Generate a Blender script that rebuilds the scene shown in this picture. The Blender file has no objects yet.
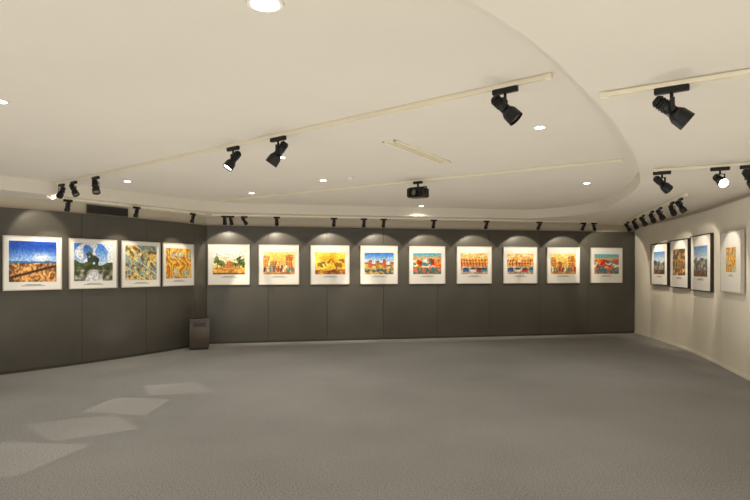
import bpy, bmesh, math, random
from mathutils import Vector, Matrix, noise
from mathutils.geometry import tessellate_polygon
random.seed(4)
scene = bpy.context.scene
try:
    scene.view_settings.view_transform = 'Standard'
    scene.view_settings.look = 'None'
    scene.view_settings.exposure = 0.42
except Exception: pass

H_UP, H_LO = 2.75, 2.57

# ------------------------------------------------------------ materials
def lin(c):
    return tuple(((x/255)/12.92 if x/255 <= .04045 else ((x/255+.055)/1.055)**2.4) for x in c)
def mat(name, rgb, rough=.5, metal=0, emit=None, estr=0, nscale=None, namp=.06, bump=0, bscale=200, spec=.5):
    m = bpy.data.materials.new(name); m.use_nodes = True
    nt = m.node_tree; b = nt.nodes['Principled BSDF']
    b.inputs['Roughness'].default_value = rough
    b.inputs['Metallic'].default_value = metal
    b.inputs['Specular IOR Level'].default_value = spec
    c = lin(rgb)
    if emit:
        b.inputs['Emission Color'].default_value = (*emit, 1); b.inputs['Emission Strength'].default_value = estr
    tc = nt.nodes.new('ShaderNodeTexCoord')
    n = nt.nodes.new('ShaderNodeTexNoise'); n.inputs['Scale'].default_value = nscale or 3; n.inputs['Detail'].default_value = 5
    r = nt.nodes.new('ShaderNodeValToRGB')
    r.color_ramp.elements[0].position = .3; r.color_ramp.elements[1].position = .7
    r.color_ramp.elements[0].color = (*[x*(1-namp) for x in c], 1)
    r.color_ramp.elements[1].color = (*[min(1, x*(1+namp)) for x in c], 1)
    nt.links.new(tc.outputs['Object'], n.inputs['Vector']); nt.links.new(n.outputs['Fac'], r.inputs['Fac'])
    nt.links.new(r.outputs['Color'], b.inputs['Base Color'])
    if bump:
        n2 = nt.nodes.new('ShaderNodeTexNoise'); n2.inputs['Scale'].default_value = bscale; n2.inputs['Detail'].default_value = 3
        bp = nt.nodes.new('ShaderNodeBump'); bp.inputs['Strength'].default_value = bump; bp.inputs['Distance'].default_value = .004
        nt.links.new(tc.outputs['Object'], n2.inputs['Vector']); nt.links.new(n2.outputs['Fac'], bp.inputs['Height'])
        nt.links.new(bp.outputs['Normal'], b.inputs['Normal'])
    return m

M_ceil = mat('ceiling_plaster', (224, 217, 204), .8, nscale=1.2, namp=.02)
M_strip = mat('upper_wall_paint', (196, 186, 167), .8, namp=.03)
M_dark = mat('dark_fabric_panel', (80, 77, 70), .34, nscale=2.5, namp=.05, bump=.05, bscale=60)
M_gap = mat('panel_joint_dark', (50, 48, 44), .8)
M_white = mat('white_panel_paint', (234, 228, 214), .6, namp=.02)
M_track = mat('track_cream_metal', (240, 232, 208), .45, namp=.02)
M_black = mat('fixture_black_metal', (20, 19, 19), .4, metal=.2, namp=.1)
M_lens_on = mat('lamp_lens_lit', (255, 240, 210), .3, emit=(1, .9, .72), estr=8)
M_lens_soft = mat('lamp_lens_soft', (255, 240, 210), .3, emit=(1, .9, .72), estr=1.6)
M_lens_off = mat('lamp_lens_unlit', (120, 112, 98), .15)
M_down = mat('downlight_disc', (255, 245, 225), .3, emit=(1, .95, .86), estr=9)
M_ring = mat('downlight_ring', (235, 230, 220), .4)
M_frame = mat('pale_frame_wood', (200, 194, 182), .4, nscale=30)
M_frameD = mat('dark_frame_wood', (36, 28, 22), .4, nscale=30)
M_mat = mat('picture_mat_board', (230, 228, 222), .7, namp=.01)
M_text = mat('caption_ink', (120, 115, 108), .7)
M_vent = mat('grille_dark', (70, 64, 55), .5)
M_bin = mat('bin_bronze', (74, 63, 49), .4, metal=.2, nscale=8, namp=.15)
M_bin2 = mat('bin_recess_dark', (24, 21, 18), .5)
M_base = mat('baseboard_dark', (60, 57, 51), .5)

# carpet
M_carpet = bpy.data.materials.new('carpet'); M_carpet.use_nodes = True
nt = M_carpet.node_tree; b = nt.nodes['Principled BSDF']; b.inputs['Roughness'].default_value = .85
b.inputs['Specular IOR Level'].default_value = .25
tc = nt.nodes.new('ShaderNodeTexCoord')
def nz(scale, det=4):
    n = nt.nodes.new('ShaderNodeTexNoise'); n.inputs['Scale'].default_value = scale; n.inputs['Detail'].default_value = det
    nt.links.new(tc.outputs['Object'], n.inputs['Vector']); return n
a1 = nz(85, 3); a2 = nz(.8, 4)
mx = nt.nodes.new('ShaderNodeMath'); mx.operation = 'MULTIPLY_ADD'
nt.links.new(a2.outputs['Fac'], mx.inputs[0]); mx.inputs[1].default_value = .2
nt.links.new(a1.outputs['Fac'], mx.inputs[2])
r = nt.nodes.new('ShaderNodeValToRGB'); r.color_ramp.elements[0].position = .38; r.color_ramp.elements[1].position = .82
r.color_ramp.elements[0].color = (*lin((102, 101, 100)), 1); r.color_ramp.elements[1].color = (*lin((158, 157, 155)), 1)
nt.links.new(mx.outputs[0], r.inputs['Fac']); nt.links.new(r.outputs['Color'], b.inputs['Base Color'])
bp = nt.nodes.new('ShaderNodeBump'); bp.inputs['Strength'].default_value = .5; bp.inputs['Distance'].default_value = .006
nt.links.new(a1.outputs['Fac'], bp.inputs['Height']); nt.links.new(bp.outputs['Normal'], b.inputs['Normal'])

M_print = bpy.data.materials.new('photo_print'); M_print.use_nodes = True
nt = M_print.node_tree; b = nt.nodes['Principled BSDF']; b.inputs['Roughness'].default_value = .35
at = nt.nodes.new('ShaderNodeAttribute'); at.attribute_name = 'Print'
nt.links.new(at.outputs['Color'], b.inputs['Base Color'])

# ------------------------------------------------------------ mesh helpers
def finish(bm, name, mats, loc=(0, 0, 0), rotz=0, smooth_angle=None, recalc=True):
    if recalc: bmesh.ops.recalc_face_normals(bm, faces=bm.faces)
    me = bpy.data.meshes.new(name); bm.to_mesh(me); bm.free()
    for m in mats: me.materials.append(m)
    ob = bpy.data.objects.new(name, me); ob.location = loc; ob.rotation_euler = (0, 0, rotz)
    scene.collection.objects.link(ob); return ob
def box(bm, c, s, mi=0, rot=None, bev=0):
    M = Matrix.Translation(Vector(c)) @ (rot.to_4x4() if rot else Matrix.Identity(4)) @ Matrix.Diagonal((s[0], s[1], s[2], 1))
    r = bmesh.ops.create_cube(bm, size=1, matrix=M)
    fs = {f for v in r['verts'] for f in v.link_faces}
    for f in fs: f.material_index = mi
    if bev:
        es = list({e for v in r['verts'] for e in v.link_edges})
        rr = bmesh.ops.bevel(bm, geom=es, offset=bev, segments=2, affect='EDGES')
        for f in rr['faces']: f.material_index = mi
def cyl(bm, p0, p1, r0, r1, mi=0, seg=20, caps=True):
    p0, p1 = Vector(p0), Vector(p1); d = p1-p0
    q = d.to_track_quat('Z', 'Y').to_matrix().to_4x4()
    M = Matrix.Translation((p0+p1)/2) @ q
    r = bmesh.ops.create_cone(bm, cap_ends=caps, segments=seg, radius1=r0, radius2=r1, depth=d.length, matrix=M)
    for f in {f for v in r['verts'] for f in v.link_faces}:
        f.material_index = mi
        if len(f.verts) == 4: f.smooth = True

# ------------------------------------------------------------ plan of the room
C = Vector((-3.41, 11.76)); D = Vector((6.19, 13.81))
left = [C.copy()]; p = C.copy(); ds = .15; s = 0
left_s = [0]
def lang(s): return math.radians(70-20*min(s, 4.3)/4.3)
while s < 4.5:
    a = lang(s+ds/2); p = p-Vector((math.cos(a), math.sin(a)))*ds; s += ds
    left.append(p.copy()); left_s.append(s)
left_curve = list(left)
left += [Vector((-7.2, 6.0)), Vector((-7.6, 3.0)), Vector((-7.6, -4.5))]
left = left[::-1]
right = [D.copy()]; p = D.copy(); s = 0; right_s = [0]
def rdir(s):
    k = min(s, 4.7)/4.7; x = -.06-.20*k; return Vector((x, -math.sqrt(1-x*x)))
while s < 7.2:
    p = p+rdir(s+ds/2)*ds; s += ds; right.append(p.copy())
right_curve = list(right)
right += [Vector((4.3, 4.0)), Vector((4.3, -4.5))]
full = left + right
nl = len(left)
def offs(pts, o):
    out = []
    for i, q in enumerate(pts):
        d1 = (pts[i]-pts[i-1]).normalized() if i > 0 else None
        d2 = (pts[i+1]-pts[i]).normalized() if i < len(pts)-1 else None
        n1 = Vector((-d1.y, d1.x)) if d1 else None; n2 = Vector((-d2.y, d2.x)) if d2 else None
        n1 = n1 or n2; n2 = n2 or n1
        n = (n1+n2).normalized(); out.append(q+n*(o/max(.3, n.dot(n1))))
    return out
def ribbon(bm, A, B, z0, z1, mi=0):
    va = [[bm.verts.new((q.x, q.y, z)) for q in L] for L in (A, B) for z in (z0, z1)]
    n = len(A)
    for i in range(n-1):
        for k, l in ((0, 1), (1, 3), (3, 2), (2, 0)):
            f = bm.faces.new((va[k][i], va[k][i+1], va[l][i+1], va[l][i])); f.material_index = mi
    for i in (0, n-1):
        bm.faces.new((va[0][i], va[1][i], va[3][i], va[2][i])).material_index = mi
fA, fB = offs(full, .05), offs(full, .2)
for nm, sl in (('wall_left', slice(0, nl)), ('wall_back', slice(nl-1, nl+1)), ('wall_right', slice(nl, len(full)))):
    bm = bmesh.new(); ribbon(bm, fA[sl], fB[sl], 0, H_UP+.05)
    finish(bm, nm, [M_strip])

def resample(pts, s0, s1, n=8):
    L = [0]
    for i in range(1, len(pts)): L.append(L[-1]+(pts[i]-pts[i-1]).length)
    def at(s):
        s = max(0, min(L[-1], s))
        for i in range(1, len(L)):
            if s <= L[i]+1e-9:
                t = (s-L[i-1])/(L[i]-L[i-1]); return pts[i-1].lerp(pts[i], t)
        return pts[-1]
    return [at(s0+(s1-s0)*i/n) for i in range(n+1)], L[-1]
def panels(pts, width, z1, matp, first=0):
    bm = bmesh.new(); _, L = resample(pts, 0, 1)
    s = first
    while s < L-.05:
        e = min(s+width, L); q, _ = resample(pts, s+.003, e-.003)
        ribbon(bm, q, offs(q, .035), .0, z1)
        s = e
    # dark backing seen in joints
    q = offs(pts, .03); ribbon(bm, q, offs(pts, .048), 0, z1-.01, 1)
    return finish(bm, 'display_panel', [matp, M_gap])
panels(left, 1.22, 2.40, M_dark)
panels([C, D], 1.225, 2.40, M_dark)
panels(right, 2.42, 2.50, M_white, 0)
for nm, pts, m in (('baseboard_left', left_curve, M_base), ('baseboard_back', [C+Vector((.03, 0)), D-Vector((.03, 0))], M_base), ('baseboard_right', right_curve, M_white)):
    sgn = 1 if nm == 'baseboard_left' else -1
    bm = bmesh.new(); ribbon(bm, offs(pts, .001*sgn), offs(pts, .012*sgn), 0, .045); finish(bm, nm, [m])

# floor
bm = bmesh.new()
vs = [bm.verts.new((q.x, q.y, 0)) for q in offs(full, .2)]
tri = tessellate_polygon([[v.co for v in vs]])
for t in tri:
    try: bm.faces.new([vs[i] for i in t])
    except ValueError: pass
finish(bm, 'floor', [M_carpet])
me = bpy.data.objects['floor'].data
if me.polygons[0].normal.z < 0: me.flip_normals()

# ceiling: raised centre + lower surround with a curved edge
ctl = [(.376, 2.30), (1.31, 3.54), (2.06, 4.76), (2.67, 5.9), (3.42, 7.56), (3.93, 9.6), (4.02, 10.9), (3.3, 11.95), (2.0, 11.78), (-2.3, 10.85), (-3.35, 10.15),
       (-4.35, 8.6), (-5.5, 6.9), (-6.4, 5.2), (-6.5, 3.2), (-5.2, 1.3), (-3.2, .3), (-1.3, .8)]
ctl = [Vector(c) for c in ctl]; loop = []
n = len(ctl)
for i in range(n):
    p0, p1, p2, p3 = ctl[i-1], ctl[i], ctl[(i+1) % n], ctl[(i+2) % n]
    for k in range(12):
        t = k/12
        loop.append(.5*((2*p1)+(p2-p0)*t+(2*p0-5*p1+4*p2-p3)*t*t+(-p0+3*p1-3*p2+p3)*t**3))
bm = bmesh.new()
outer = [Vector((q.x, q.y, H_LO)) for q in offs(full, .1)]
inner = [Vector((q.x, q.y, H_LO)) for q in loop]
allv = [bm.verts.new(c) for c in outer+inner]
for t in tessellate_polygon([outer, inner]):
    try: bm.faces.new([allv[i] for i in t])
    except ValueError: pass
# separate vertices for the fascia keep the edge crisp
iv = [bm.verts.new(c) for c in inner]; up = [bm.verts.new((v.co.x, v.co.y, H_UP)) for v in iv]
m_ = len(iv)
for i in range(m_):
    f = bm.faces.new((iv[i], iv[(i+1) % m_], up[(i+1) % m_], up[i])); f.smooth = True
q = [bm.verts.new((x, y, H_UP)) for x, y in ((-8, -4.6), (7, -4.6), (7, 14.5), (-8, 14.5))]
bm.faces.new(q)
ceil = finish(bm, 'ceiling', [M_ceil], recalc=False)

# ------------------------------------------------------------ track rails
def rail(a, b, z):
    a, b = Vector(a), Vector(b); d = b-a; ang = math.atan2(d.y, d.x); L = d.length
    bm = bmesh.new()
    box(bm, (0, 0, -.004), (L, .038, .008)); box(bm, (0, .015, -.016), (L, .008, .03)); box(bm, (0, -.015, -.016), (L, .008, .03))
    for e in (-1, 1): box(bm, (e*(L/2-.02), 0, -.017), (.045, .042, .034), bev=.002)
    c = (a+b)/2
    return finish(bm, 'lighting_track', [M_track], (c.x, c.y, z), ang)
T1A, T1D = Vector((-5.47, 9.06)), Vector((6.62, -5.4))
rail((-4.55, 8.31), (1.12, 3.68), H_UP)
rail((1.36, 3.50), (2.9, 2.47), H_LO)
rail((-2.75, 10.33), (2.78, 6.51), H_UP)
rail((2.95, 6.14), (4.35, 5.41), H_LO)
rail((4.35, 8.1), (5.55, 12.9), H_LO)
dB = (D-C).normalized(); nB = Vector((dB.y, -dB.x)); B0 = C+nB*.75
ra, rb = B0+dB*.15, B0+dB*8.3
rail(ra, rb, H_LO)

# ------------------------------------------------------------ spotlights
def spot(xy, z, target, sc=1.0, lens=1, power=0, cone=50, blend=.7, trackang=0, col=(1, .87, .68), rad=.03, framing=0):
    m = Vector((xy[0], xy[1], z-.031)); aim = (Vector(target)-(m+Vector((0, 0, -.13*sc)))).normalized()
    bm = bmesh.new(); R = Matrix.Rotation(trackang, 3, 'Z')
    box(bm, (0, 0, -.018), (.15*sc, .036, .036), 0, R, .004)
    cyl(bm, (0, 0, -.03), (0, 0, -.065*sc), .010, .010)
    c = Vector((0, 0, -.115*sc))
    side = aim.cross(Vector((0, 0, 1)))
    side = side.normalized() if side.length > .1 else Vector((1, 0, 0))
    w = .037*sc
    Rs = Matrix((side, Vector((0, 0, 1)).cross(side), Vector((0, 0, 1)))).transposed()
    box(bm, (0, 0, -.062*sc), (2*w+.008, .018*sc, .006), 0, Rs)
    for e in (-1, 1):
        box(bm, side*e*w+Vector((0, 0, -.09*sc)), (.005, .018*sc, .06*sc), 0, Rs)
        cyl(bm, c+side*e*(w-.014), c+side*e*(w+.006), .009*sc, .009*sc, 0, 12)
    def P(t): return c+aim*t*sc
    cyl(bm, P(-.095), P(-.085), .018*sc, .027*sc)
    cyl(bm, P(-.085), P(.01), .027*sc, .029*sc, 0, 24)
    for t in (-.078, -.064, -.05, -.036): cyl(bm, P(t), P(t+.006), .032*sc, .032*sc, 0, 24)
    cyl(bm, P(.01), P(.035), .030*sc, .043*sc, 0, 28)
    cyl(bm, P(.035), P(.09), .043*sc, .046*sc, 0, 28, caps=False)
    cyl(bm, P(.09), P(.035), .042*sc, .040*sc, 0, 28, caps=False)
    cyl(bm, P(.07), P(.076), .040*sc, .040*sc, 1, 28)
    ob = finish(bm, 'track_spotlight', [M_black, (M_lens_off, M_lens_on, M_lens_soft)[lens]], m)
    if power:
        L = bpy.data.lights.new('lamp', 'SPOT'); L.energy = power; L.color = col; L.spot_size = math.radians(cone); L.spot_blend = blend
        L.shadow_soft_size = rad
        lo = bpy.data.objects.new('lamp', L); scene.collection.objects.link(lo); lo.parent = ob
        q = aim.to_track_quat('-Z', 'Y')
        if framing:   # framing shutters: a square-cut beam
            q = q @ Matrix.Rotation(math.radians(45), 3, 'Z').to_quaternion()
            L.use_nodes = True; ln = L.node_tree; em = ln.nodes['Emission']
            tcn = ln.nodes.new('ShaderNodeTexCoord'); sx = ln.nodes.new('ShaderNodeSeparateXYZ')
            ln.links.new(tcn.outputs['Normal'], sx.inputs[0])
            def M(op, a, b=None):
                nn = ln.nodes.new('ShaderNodeMath'); nn.operation = op
                for k_, v_ in ((0, a), (1, b)):
                    if v_ is None: continue
                    if isinstance(v_, (int, float)): nn.inputs[k_].default_value = v_
                    else: ln.links.new(v_, nn.inputs[k_])
                return nn.outputs[0]
            ax = M('ABSOLUTE', M('DIVIDE', sx.outputs['X'], sx.outputs['Z'])); ay = M('ABSOLUTE', M('DIVIDE', sx.outputs['Y'], sx.outputs['Z']))
            mr = ln.nodes.new('ShaderNodeMapRange'); ln.links.new(M('MAXIMUM', ax, ay), mr.inputs['Value'])
            mr.inputs['From Min'].default_value = framing*.94; mr.inputs['From Max'].default_value = framing
            mr.inputs['To Min'].default_value = 1; mr.inputs['To Max'].default_value = 0
            ln.links.new(mr.outputs['Result'], em.inputs['Strength'])
        lo.location = c+aim*.115*sc; lo.rotation_euler = q.to_euler()
    return ob
a1 = math.atan2(-5.4, 6.62)
def t1(t): return T1A+T1D*t
for t, tgt, sc, lens, pw, cn, fr in ((.155, (-5.4, 9.0, 1.6), 1.0, 1, 22, 60, 0), (.20, (-2.55, 7.35, 0), 1.0, 0, 75, 50, .11), (.275, (-2.75, 6.45, 0), 1.1, 0, 75, 50, .12),
                             (.614, (-2.9, 4.65, .0), 1.15, 1, 75, 50, .125), (.692, (-2.75, 5.55, .0), 1.3, 2, 75, 50, .115), (.958, (2.6, 3.2, .6), 1.2, 0, 0, 40, 0)):
    spot(t1(t), H_UP, tgt, sc, lens, pw, cn, .35, trackang=a1, framing=fr, rad=.03 if not fr else .006, col=(1, .9, .76) if fr else (1, .87, .68))
spot(t1(.118), H_UP-.0, (-3, 6, .5), 1.0, 1, 0, trackang=a1)
a2 = math.atan2(-.46, .69)
spot((1.68, 3.285), H_LO, (3.3, 2.7, .9), 1.2, 2, 32, 60, trackang=a2)
a3 = math.atan2(-.46, .88)
for t, tgt, l in ((.215, (5.0, 6.6, .9), 0), (.744, (3.1, 3.0, .9), 1), (1.0, (4.9, 6.3, 1.2), 0)):
    spot((2.83+.88*t, 6.2-.46*t), H_LO, tgt, 1.15, l, 14, 60, trackang=a3)
a4 = math.atan2(3.04, .76)

# ------------------------------------------------------------ framed photographs
def fb(u, v, s, seed):
    return noise.noise(Vector((u*s+seed*13.1, v*s*.8+seed*7.7, seed*3.3)))
def mix(a, b, t):
    t = max(0, min(1, t)); return tuple(a[i]*(1-t)+b[i]*t for i in range(3))
def patches(u, v, seed, pal, sc):
    n = noise.cell(Vector((math.floor(u*sc+1.6*fb(u, v, 6, seed))+seed*17, math.floor(v*sc*.9+1.6*fb(u, v, 6, seed+9))+seed*5, seed)))
    return pal[int(abs(n)*997) % len(pal)]
def arch(u, v, cx, w, top):
    return abs(u-cx) < w and v < top-(abs(u-cx)/w)**2*.05
def paint(kind, seed):
    def g(u, v):
        n1, n2 = fb(u, v, 4, seed), fb(u, v, 10, seed+2)
        if kind == 'rocks':
            hor = .46+.03*fb(u, 0, 5, seed)
            if v > hor+.05:
                c = mix((165, 200, 242), (20, 70, 170), (v-hor)*2.5)
                c = mix(c, (250, 250, 252), .95*math.exp(-((u-.68)**2*30+(v-.60)**2*120)))
            elif v > hor: c = (60, 105, 155)
            else:
                k = abs(math.sin(11*u+7*v+4*n2)); c = mix((90, 52, 32), (240, 178, 105), k*.9+.6*n1)
                if abs(v-.25-.3*(u-.5)) < .03: c = (55, 36, 28)
            return c
        if kind == 'trees':
            c = mix((215, 228, 246), (60, 125, 220), v*1.8-.7)
            if fb(u, v, 4, seed+4) > .1: c = mix(c, (250, 250, 252), .85)
            if v < .36: c = mix((60, 66, 52), (185, 180, 155), .4+1.2*n2)
            if v < .36 and abs(u-.5) < .04+.6*(.36-v): c = mix((225, 225, 230), (180, 180, 185), n2+.5)
            if v > .3 and (u-.46+.05*n2)**2/.02+(v-.55)**2/.04 < 1+2.4*n2: c = mix((44, 52, 44), (90, 100, 70), n1+.3)
            if .3 < v < .42+.1*n1+.22*abs(u-.5): c = mix((44, 56, 36), (100, 115, 60), n2+.3)
            return c
        if kind == 'teal':
            k = math.sin(9*u+6*n1)+math.sin(7*v-5*n2+3*u)
            c = mix((105, 155, 180), (240, 205, 120), .5+.4*k)
            if n2 > .2: c = (140, 92, 52)
            if abs(math.sin(5*u+8*v)) < .12: c = (250, 220, 120)
            return c
        if kind == 'gold':
            k = abs(math.sin(13*(u+.4*n1)+5*v)); c = mix((140, 66, 20), (255, 195, 75), .2+.8*k)
            if n1 > .22: c = mix(c, (165, 195, 205), .6)
            return c
        if kind == 'palace':      # palace behind trees, pale sky
            c = mix((255, 228, 150), (235, 238, 235), v*1.6-.5)
            if v < .30: c = mix((200, 120, 35), (245, 195, 85), .5+n2)
            if v < .07: c = (120, 85, 40)
            if .3 <= v < .46 and .2 < u < .85: c = (235, 185, 110) if (u*22) % 1 > .4 else (165, 95, 45)
            if .3 <= v < .62-.9*abs(u-.52) and abs(u-.52) < .1: c = (205, 120, 50)
            for cx, cy, rr in ((.14, .6, .13), (.28, .5, .09), (.83, .62, .14), (.7, .48, .07), (.95, .45, .1)):
                if (u-cx)**2+((v-cy)*.8)**2 < rr*rr*(1+2*n2): c = mix((45, 66, 30), (110, 130, 50), .5+2*n2)
                if abs(u-cx) < .012 and .28 < v < cy: c = (60, 42, 28)
            return c
        if kind == 'market':      # warm street, people in front
            c = mix((250, 200, 70), (252, 232, 150), v+n1)
            for cx, w, tp, cc in ((.1, .1, .85, (225, 140, 60)), (.33, .09, .62, (190, 90, 45)), (.55, .1, .7, (240, 200, 110)), (.8, .12, .9, (215, 120, 50))):
                if arch(u+.08*n1, v, cx, w, tp):
                    c = mix(cc, (245, 200, 110), .3+n2)
                    if (u*18) % 1 < .3 and (v*12) % 1 < .5: c = (120, 75, 50)
            if v < .3: c = mix((150, 95, 50), (225, 170, 95), .5+n2)
            if .1 < v < .36+.12*n2 and (u*9+.9*n1) % 1 < .5: c = ((60, 110, 130), (190, 45, 35), (45, 50, 70), (235, 225, 205), (50, 130, 120))[int(u*9+.9*n1+seed) % 5]
            return c
        if kind == 'yellow':
            c = mix((240, 175, 30), (255, 236, 95), .5+n1+.3*math.sin(8*u))
            for cx, cy, rr in ((.25, .45, .12), (.5, .6, .09), (.72, .42, .13), (.9, .7, .08)):
                if (u-cx+.1*n1)**2+(v-cy+.2*n2)**2 < rr*rr*(1+2*n2): c = mix((90, 66, 28), (190, 125, 35), .5+n2)
            if v < .22+.1*n1: c = mix((130, 60, 28), (225, 160, 50), .5+n2)
            return c
        if kind == 'town':
            c = mix((205, 222, 235), (50, 125, 215), (v-.6)*3)
            uu = u+.05*n1; hh = (.62, .74, .55, .7, .6, .78, .52, .66)[int(max(0, uu)*8) % 8]-.08
            if v < hh:
                c = ((240, 190, 75), (215, 110, 50), (245, 225, 180), (200, 140, 60))[int(max(0, uu)*8+seed) % 4]
                if v > hh-.07: c = (175, 72, 40)
                elif (u*40) % 1 < .4 and (v*14) % 1 < .5: c = (110, 85, 70)
            if v < .28+.06*n2: c = mix((60, 100, 110), (235, 180, 80), .6+1.5*n2)
            return c
        if kind == 'harbour':
            c = mix((245, 170, 90), (90, 170, 190), (v-.72)*5)
            if v < .74+.1*n1: c = patches(u, v, seed, [(215, 70, 40), (240, 140, 60), (55, 140, 150), (245, 210, 120), (150, 50, 40), (235, 225, 205)], 9)
            if v < .32: c = mix((40, 120, 130), (235, 110, 60), .5+1.4*n2)
            return c
        if kind == 'street':
            c = mix((235, 125, 50), (250, 195, 100), v+.8*n1)
            if v > .4 and ((v+.05*n1)*6) % 1 < .2: c = (180, 60, 35)
            if .4 < v < .75 and ((u+.05*n1)*9) % 1 < .3: c = (140, 60, 42)
            if v > .66+.25*n1+.2*abs(u-.5): c = mix((250, 225, 170), (235, 160, 70), .5+n2)
            if v < .38: c = mix((215, 200, 180), (150, 120, 100), .5+n2)
            for cx, cc in ((.16, (45, 95, 160)), (.42, (235, 232, 225)), (.68, (190, 45, 35)), (.9, (60, 140, 165))):
                cx += .04*math.sin(seed*3+cx*20)
                if abs(u-cx) < .11 and .1 < v < .30-.8*max(0, abs(u-cx)-.06): c = cc if v < .22 else (50, 55, 62)
            return c
        if kind == 'bay':
            c = mix((225, 230, 230), (85, 135, 190), (v-.5)*2.2)
            if v < .58+.2*n1: c = mix((55, 72, 88), (175, 165, 140), .5+1.4*n2)
            if v < .2: c = mix((150, 105, 60), (60, 50, 40), .5+n2)
            return c
        if kind == 'autumn':
            return mix((70, 56, 40), (225, 170, 95), .45+1.2*n2+.6*n1)
        return (200, 170, 110)
    def f(u, v):
        k = 1+.35*fb(u, v, 26, seed+31)
        return tuple(x*k for x in g(u, v))
    return f
def framed(p, ang, w, h, pw, ph, fn, dark=False, zc=1.61, pdy=.03, fw=.014, d=.03):
    bm = bmesh.new()
    col = bm.verts.layers.float_color.new('Print')
    for e in (-1, 1):
        box(bm, (0, -d/2, e*(h/2-fw/2)), (w, d, fw), 0, bev=.003)
        box(bm, (e*(w/2-fw/2), -d/2, 0), (fw, d, h-2*fw), 0, bev=.003)
    box(bm, (0, -d/2+.006, 0), (w-2*fw, d-.014, h-2*fw), 1)
    yb = -d+.0115
    for i, (x0, ww, zz) in enumerate(((-.0, pw*.34, -.045), (-.0, pw*.5, -.062))):
        z = pdy-ph/2+zz
        vs = [bm.verts.new(v) for v in ((x0-ww/2, yb, z), (x0+ww/2, yb, z), (x0+ww/2, yb, z+.008), (x0-ww/2, yb, z+.008))]
        bm.faces.new(vs).material_index = 2
    NX, NY = 84, 62; g = []
    for j in range(NY+1):
        row = []
        for i in range(NX+1):
            v = bm.verts.new((-pw/2+pw*i/NX, yb-.001, pdy-ph/2+ph*j/NY))
            c = fn(i/NX, j/NY); v[col] = (*lin(tuple(max(0, min(255, x)) for x in c)), 1); row.append(v)
        g.append(row)
    for j in range(NY):
        for i in range(NX):
            bm.faces.new((g[j][i], g[j][i+1], g[j+1][i+1], g[j+1][i])).material_index = 3
    out = Vector((math.sin(ang), -math.cos(ang)))*.002
    return finish(bm, 'framed_photograph', [M_frameD if dark else M_frame, M_mat, M_text, M_print], (p.x+out.x, p.y+out.y, zc), ang, recalc=False)

angB = math.atan2(dB.y, dB.x)
kindsB = ['palace', 'market', 'yellow', 'town', 'harbour', 'street', 'street', 'market', 'harbour']
tB = [.437, 1.446, 2.513, 3.575, 4.654, 5.749, 6.859, 7.934, 9.05]
for i, (t, k) in enumerate(zip(tB, kindsB)):
    p = C+dB*t
    framed(p, angB, .83, .83, .64, .46, paint(k, i+1))
    q = B0+dB*min(8.25, max(.25, t+random.uniform(-.1, .1)))
    spot(q, H_LO, (p.x, p.y, 1.60), .85, 0, 28, 80, .06, angB)
for t, tt in ((.5, .9), (.75, 2.0), (3.1, 3.1)): spot(B0+dB*t, H_LO, (C.x+dB.x*tt, C.y+dB.y*tt, .8), .85, 0, 45, 36, .6, angB)
# left wall
def lpt(s):
    q, _ = resample(left_curve, s, s+.01, 1); return q[0]
for i, (s, k) in enumerate(((.86, 'gold'), (1.74, 'teal'), (2.64, 'trees'), (3.57, 'rocks'))):
    p = lpt(s); a = lang(s)
    # chord-plane sits a few mm proud of the gently curved panel
    nrm = Vector((math.sin(a), -math.cos(a)))
    framed(p+nrm*.012, a, .82, .80, .66, .60 if k != 'gold' else .56, paint(k, 20+i), zc=1.60, pdy=.025)
for i, s in enumerate((1.0, 2.2, 3.3)):
    a = lang(s); p = lpt(s); nrm = Vector((math.sin(a), -math.cos(a))); q = p+nrm*.5
    spot(q, H_LO, (p.x, p.y, 1.25), .85, 0, 16, 80, .3, a)
rail(lpt(.7)+Vector((math.sin(lang(.7)), -math.cos(lang(.7))))*.5, lpt(3.6)+Vector((math.sin(lang(3.6)), -math.cos(lang(3.6))))*.5, H_LO)
# right wall
def rpt(s):
    q, _ = resample(right_curve, s, s+.01, 1); return q[0]
tR = [(1.60, 'bay', .98, .88), (2.74, 'autumn', 1.04, .93), (3.93, 'bay', 1.10, .97), (5.45, 'gold', .92, .90)]
for i, (s, k, fw_, fh_) in enumerate(tR):
    p = rpt(s); d = rdir(s); a = math.atan2(d.y, d.x); nrm = Vector((math.sin(a), -math.cos(a)))
    framed(p+nrm*.012, a, fw_, fh_, fw_*(.66 if i < 3 else .46), fh_*(.54 if i < 3 else .40), paint(k, 40+i), dark=i < 3, zc=1.62, fw=.018, d=.05)
for (t, j) in ((0, 2), (.445, 1), (.69, 1), (.947, 0), (1.2, 0), (-.15, 3), (.25, 2)):
    p = rpt(tR[j][0]); spot((4.54+.76*t, 8.86+3.04*t), H_LO, (p.x, p.y, 1.4), 1.05, 0, 19, 66, .3, a4)

# ------------------------------------------------------------ recessed downlights
for i, (x, y) in enumerate(((-.515, 2.72), (1.44, 5.07), (-1.04, 6.42), (-.72, 8.06), (-2.77, 4.29), (-3.48, 8.15), (3.04, 8.33), (.9, 11.3), (-2.0, 9.4), (-4.6, 6.0))):
    bm = bmesh.new(); k = 1.45 if i == 0 else .9
    cyl(bm, (0, 0, 0), (0, 0, -.006), .062*k, .058*k, 0, 32); cyl(bm, (0, 0, -.006), (0, 0, -.008), .046*k, .046*k, 1, 32)
    ob = finish(bm, 'recessed_downlight', [M_ring, M_down], (x, y, H_UP))
    L = bpy.data.lights.new('lamp', 'SPOT'); L.energy = 50; L.color = (1, .93, .82); L.spot_size = math.radians(150); L.spot_blend = 1; L.shadow_soft_size = .05
    lo = bpy.data.objects.new('lamp', L); scene.collection.objects.link(lo); lo.parent = ob; lo.location = (0, 0, -.02)
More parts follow.
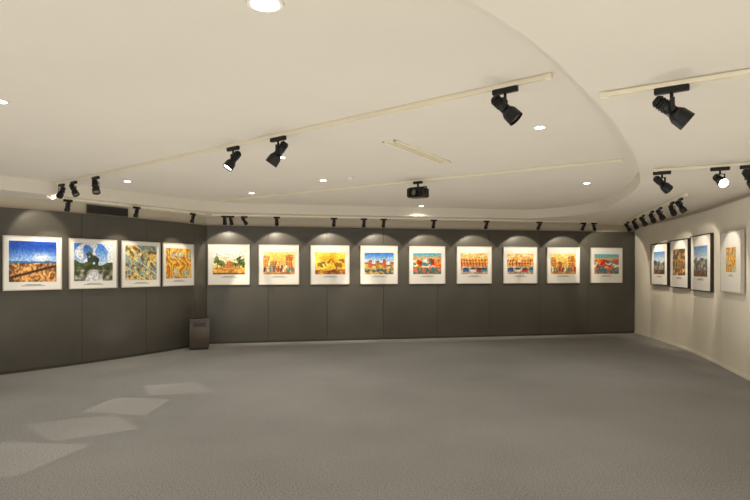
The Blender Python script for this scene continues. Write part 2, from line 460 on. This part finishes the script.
# added upward fill lamps at floor level, standing in for bounced ceiling light
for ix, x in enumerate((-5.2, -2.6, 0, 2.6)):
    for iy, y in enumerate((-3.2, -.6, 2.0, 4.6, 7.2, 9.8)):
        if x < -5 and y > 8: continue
        L = bpy.data.lights.new('bounce_fill', 'SPOT'); L.energy = (36, 38, 39, 34, 28, 24)[iy]; L.color = (1, .95, .86); L.spot_size = math.radians(172); L.spot_blend = .6; L.shadow_soft_size = 0
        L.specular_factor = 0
        lo = bpy.data.objects.new('bounce_fill', L); scene.collection.objects.link(lo)
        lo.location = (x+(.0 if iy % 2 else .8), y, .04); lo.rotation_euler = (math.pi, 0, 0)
# smoke detector
bm = bmesh.new(); cyl(bm, (0, 0, 0), (0, 0, -.02), .055, .055, 0, 28); cyl(bm, (0, 0, -.02), (0, 0, -.04), .04, .028, 0, 28)
finish(bm, 'smoke_detector', [M_ring], (-.33, 7.8, H_UP))
# linear ceiling diffuser
bm = bmesh.new(); L = 1.3
for e in (-1, 1): box(bm, (0, e*.06, -.008), (L, .02, .016), 0)
for e in (-1, 1): box(bm, (e*(L/2-.01), 0, -.008), (.02, .14, .016), 0)
for k in range(3): box(bm, (0, -.03+.03*k, -.006), (L-.04, .012, .010), 0, Matrix.Rotation(.5, 3, 'X'))
finish(bm, 'linear_air_diffuser', [M_track], (.47, 6.14, H_UP), math.atan2(1.12, .685))
# projector
bm = bmesh.new()
box(bm, (0, 0, -.02), (.14, .04, .04), 0, bev=.004); cyl(bm, (0, 0, -.03), (0, 0, -.08), .014, .014)
box(bm, (0, 0, -.085), (.27, .03, .008), 0)
for e in (-1, 1): box(bm, (e*.133, 0, -.13), (.006, .03, .09), 0)
box(bm, (0, 0, -.165), (.25, .20, .13), 0, bev=.012)
cyl(bm, (0, -.09, -.165), (0, -.15, -.17), .045, .05, 0, 28, caps=False); cyl(bm, (0, -.1, -.166), (0, -.106, -.166), .045, .045, 1, 28)
for k in range(5): box(bm, (0, .02*k-.05, -.098), (.2, .006, .01), 0)
finish(bm, 'ceiling_projector', [M_black, M_lens_off], (.594, 8.02, H_UP-.02), -.6)
# grille on the upper left wall band
p = lpt(2.35); a = lang(2.35); bm = bmesh.new()
for e in (-1, 1):
    box(bm, (0, -.01, e*.062), (.75, .02, .012)); box(bm, (e*.37, -.01, 0), (.012, .02, .13))
for k in range(7): box(bm, (0, -.008, -.048+.016*k), (.73, .014, .005), 0, Matrix.Rotation(.5, 3, 'X'))
box(bm, (0, .002, 0), (.74, .004, .12), 1)
finish(bm, 'air_vent_grille', [M_vent, M_bin2], (p.x-math.sin(a)*.042, p.y+math.cos(a)*.042, 2.485), a)
# litter bin
bm = bmesh.new()
box(bm, (0, 0, .02), (.32, .22, .04), 1)
box(bm, (0, 0, .29), (.36, .25, .50), 0, bev=.008)
box(bm, (0, 0, .565), (.37, .26, .04), 0, bev=.008)
box(bm, (0, -.127, .47), (.24, .008, .08), 1)
for k in range(5): box(bm, (-.12+.06*k, -.128, .22), (.03, .008, .30), 0, bev=.002)
box(bm, (0, 0, .587), (.26, .16, .006), 1)
finish(bm, 'litter_bin', [M_bin, M_bin2], (-3.34, 11.0, 0), math.radians(22))

# ------------------------------------------------------------ world + camera
w = bpy.data.worlds.new('World'); scene.world = w; w.use_nodes = True
w.node_tree.nodes['Background'].inputs['Color'].default_value = (1, .96, .89, 1)
w.node_tree.nodes['Background'].inputs['Strength'].default_value = 1.1
cam = bpy.data.cameras.new('camera'); co = bpy.data.objects.new('camera', cam); scene.collection.objects.link(co)
co.location = (0, 0, 1.5); co.rotation_euler = (math.radians(90), 0, 0)
cam.sensor_width = 36; cam.lens = 580/750*36; cam.shift_y = 20/750; cam.clip_start = .05
scene.camera = co
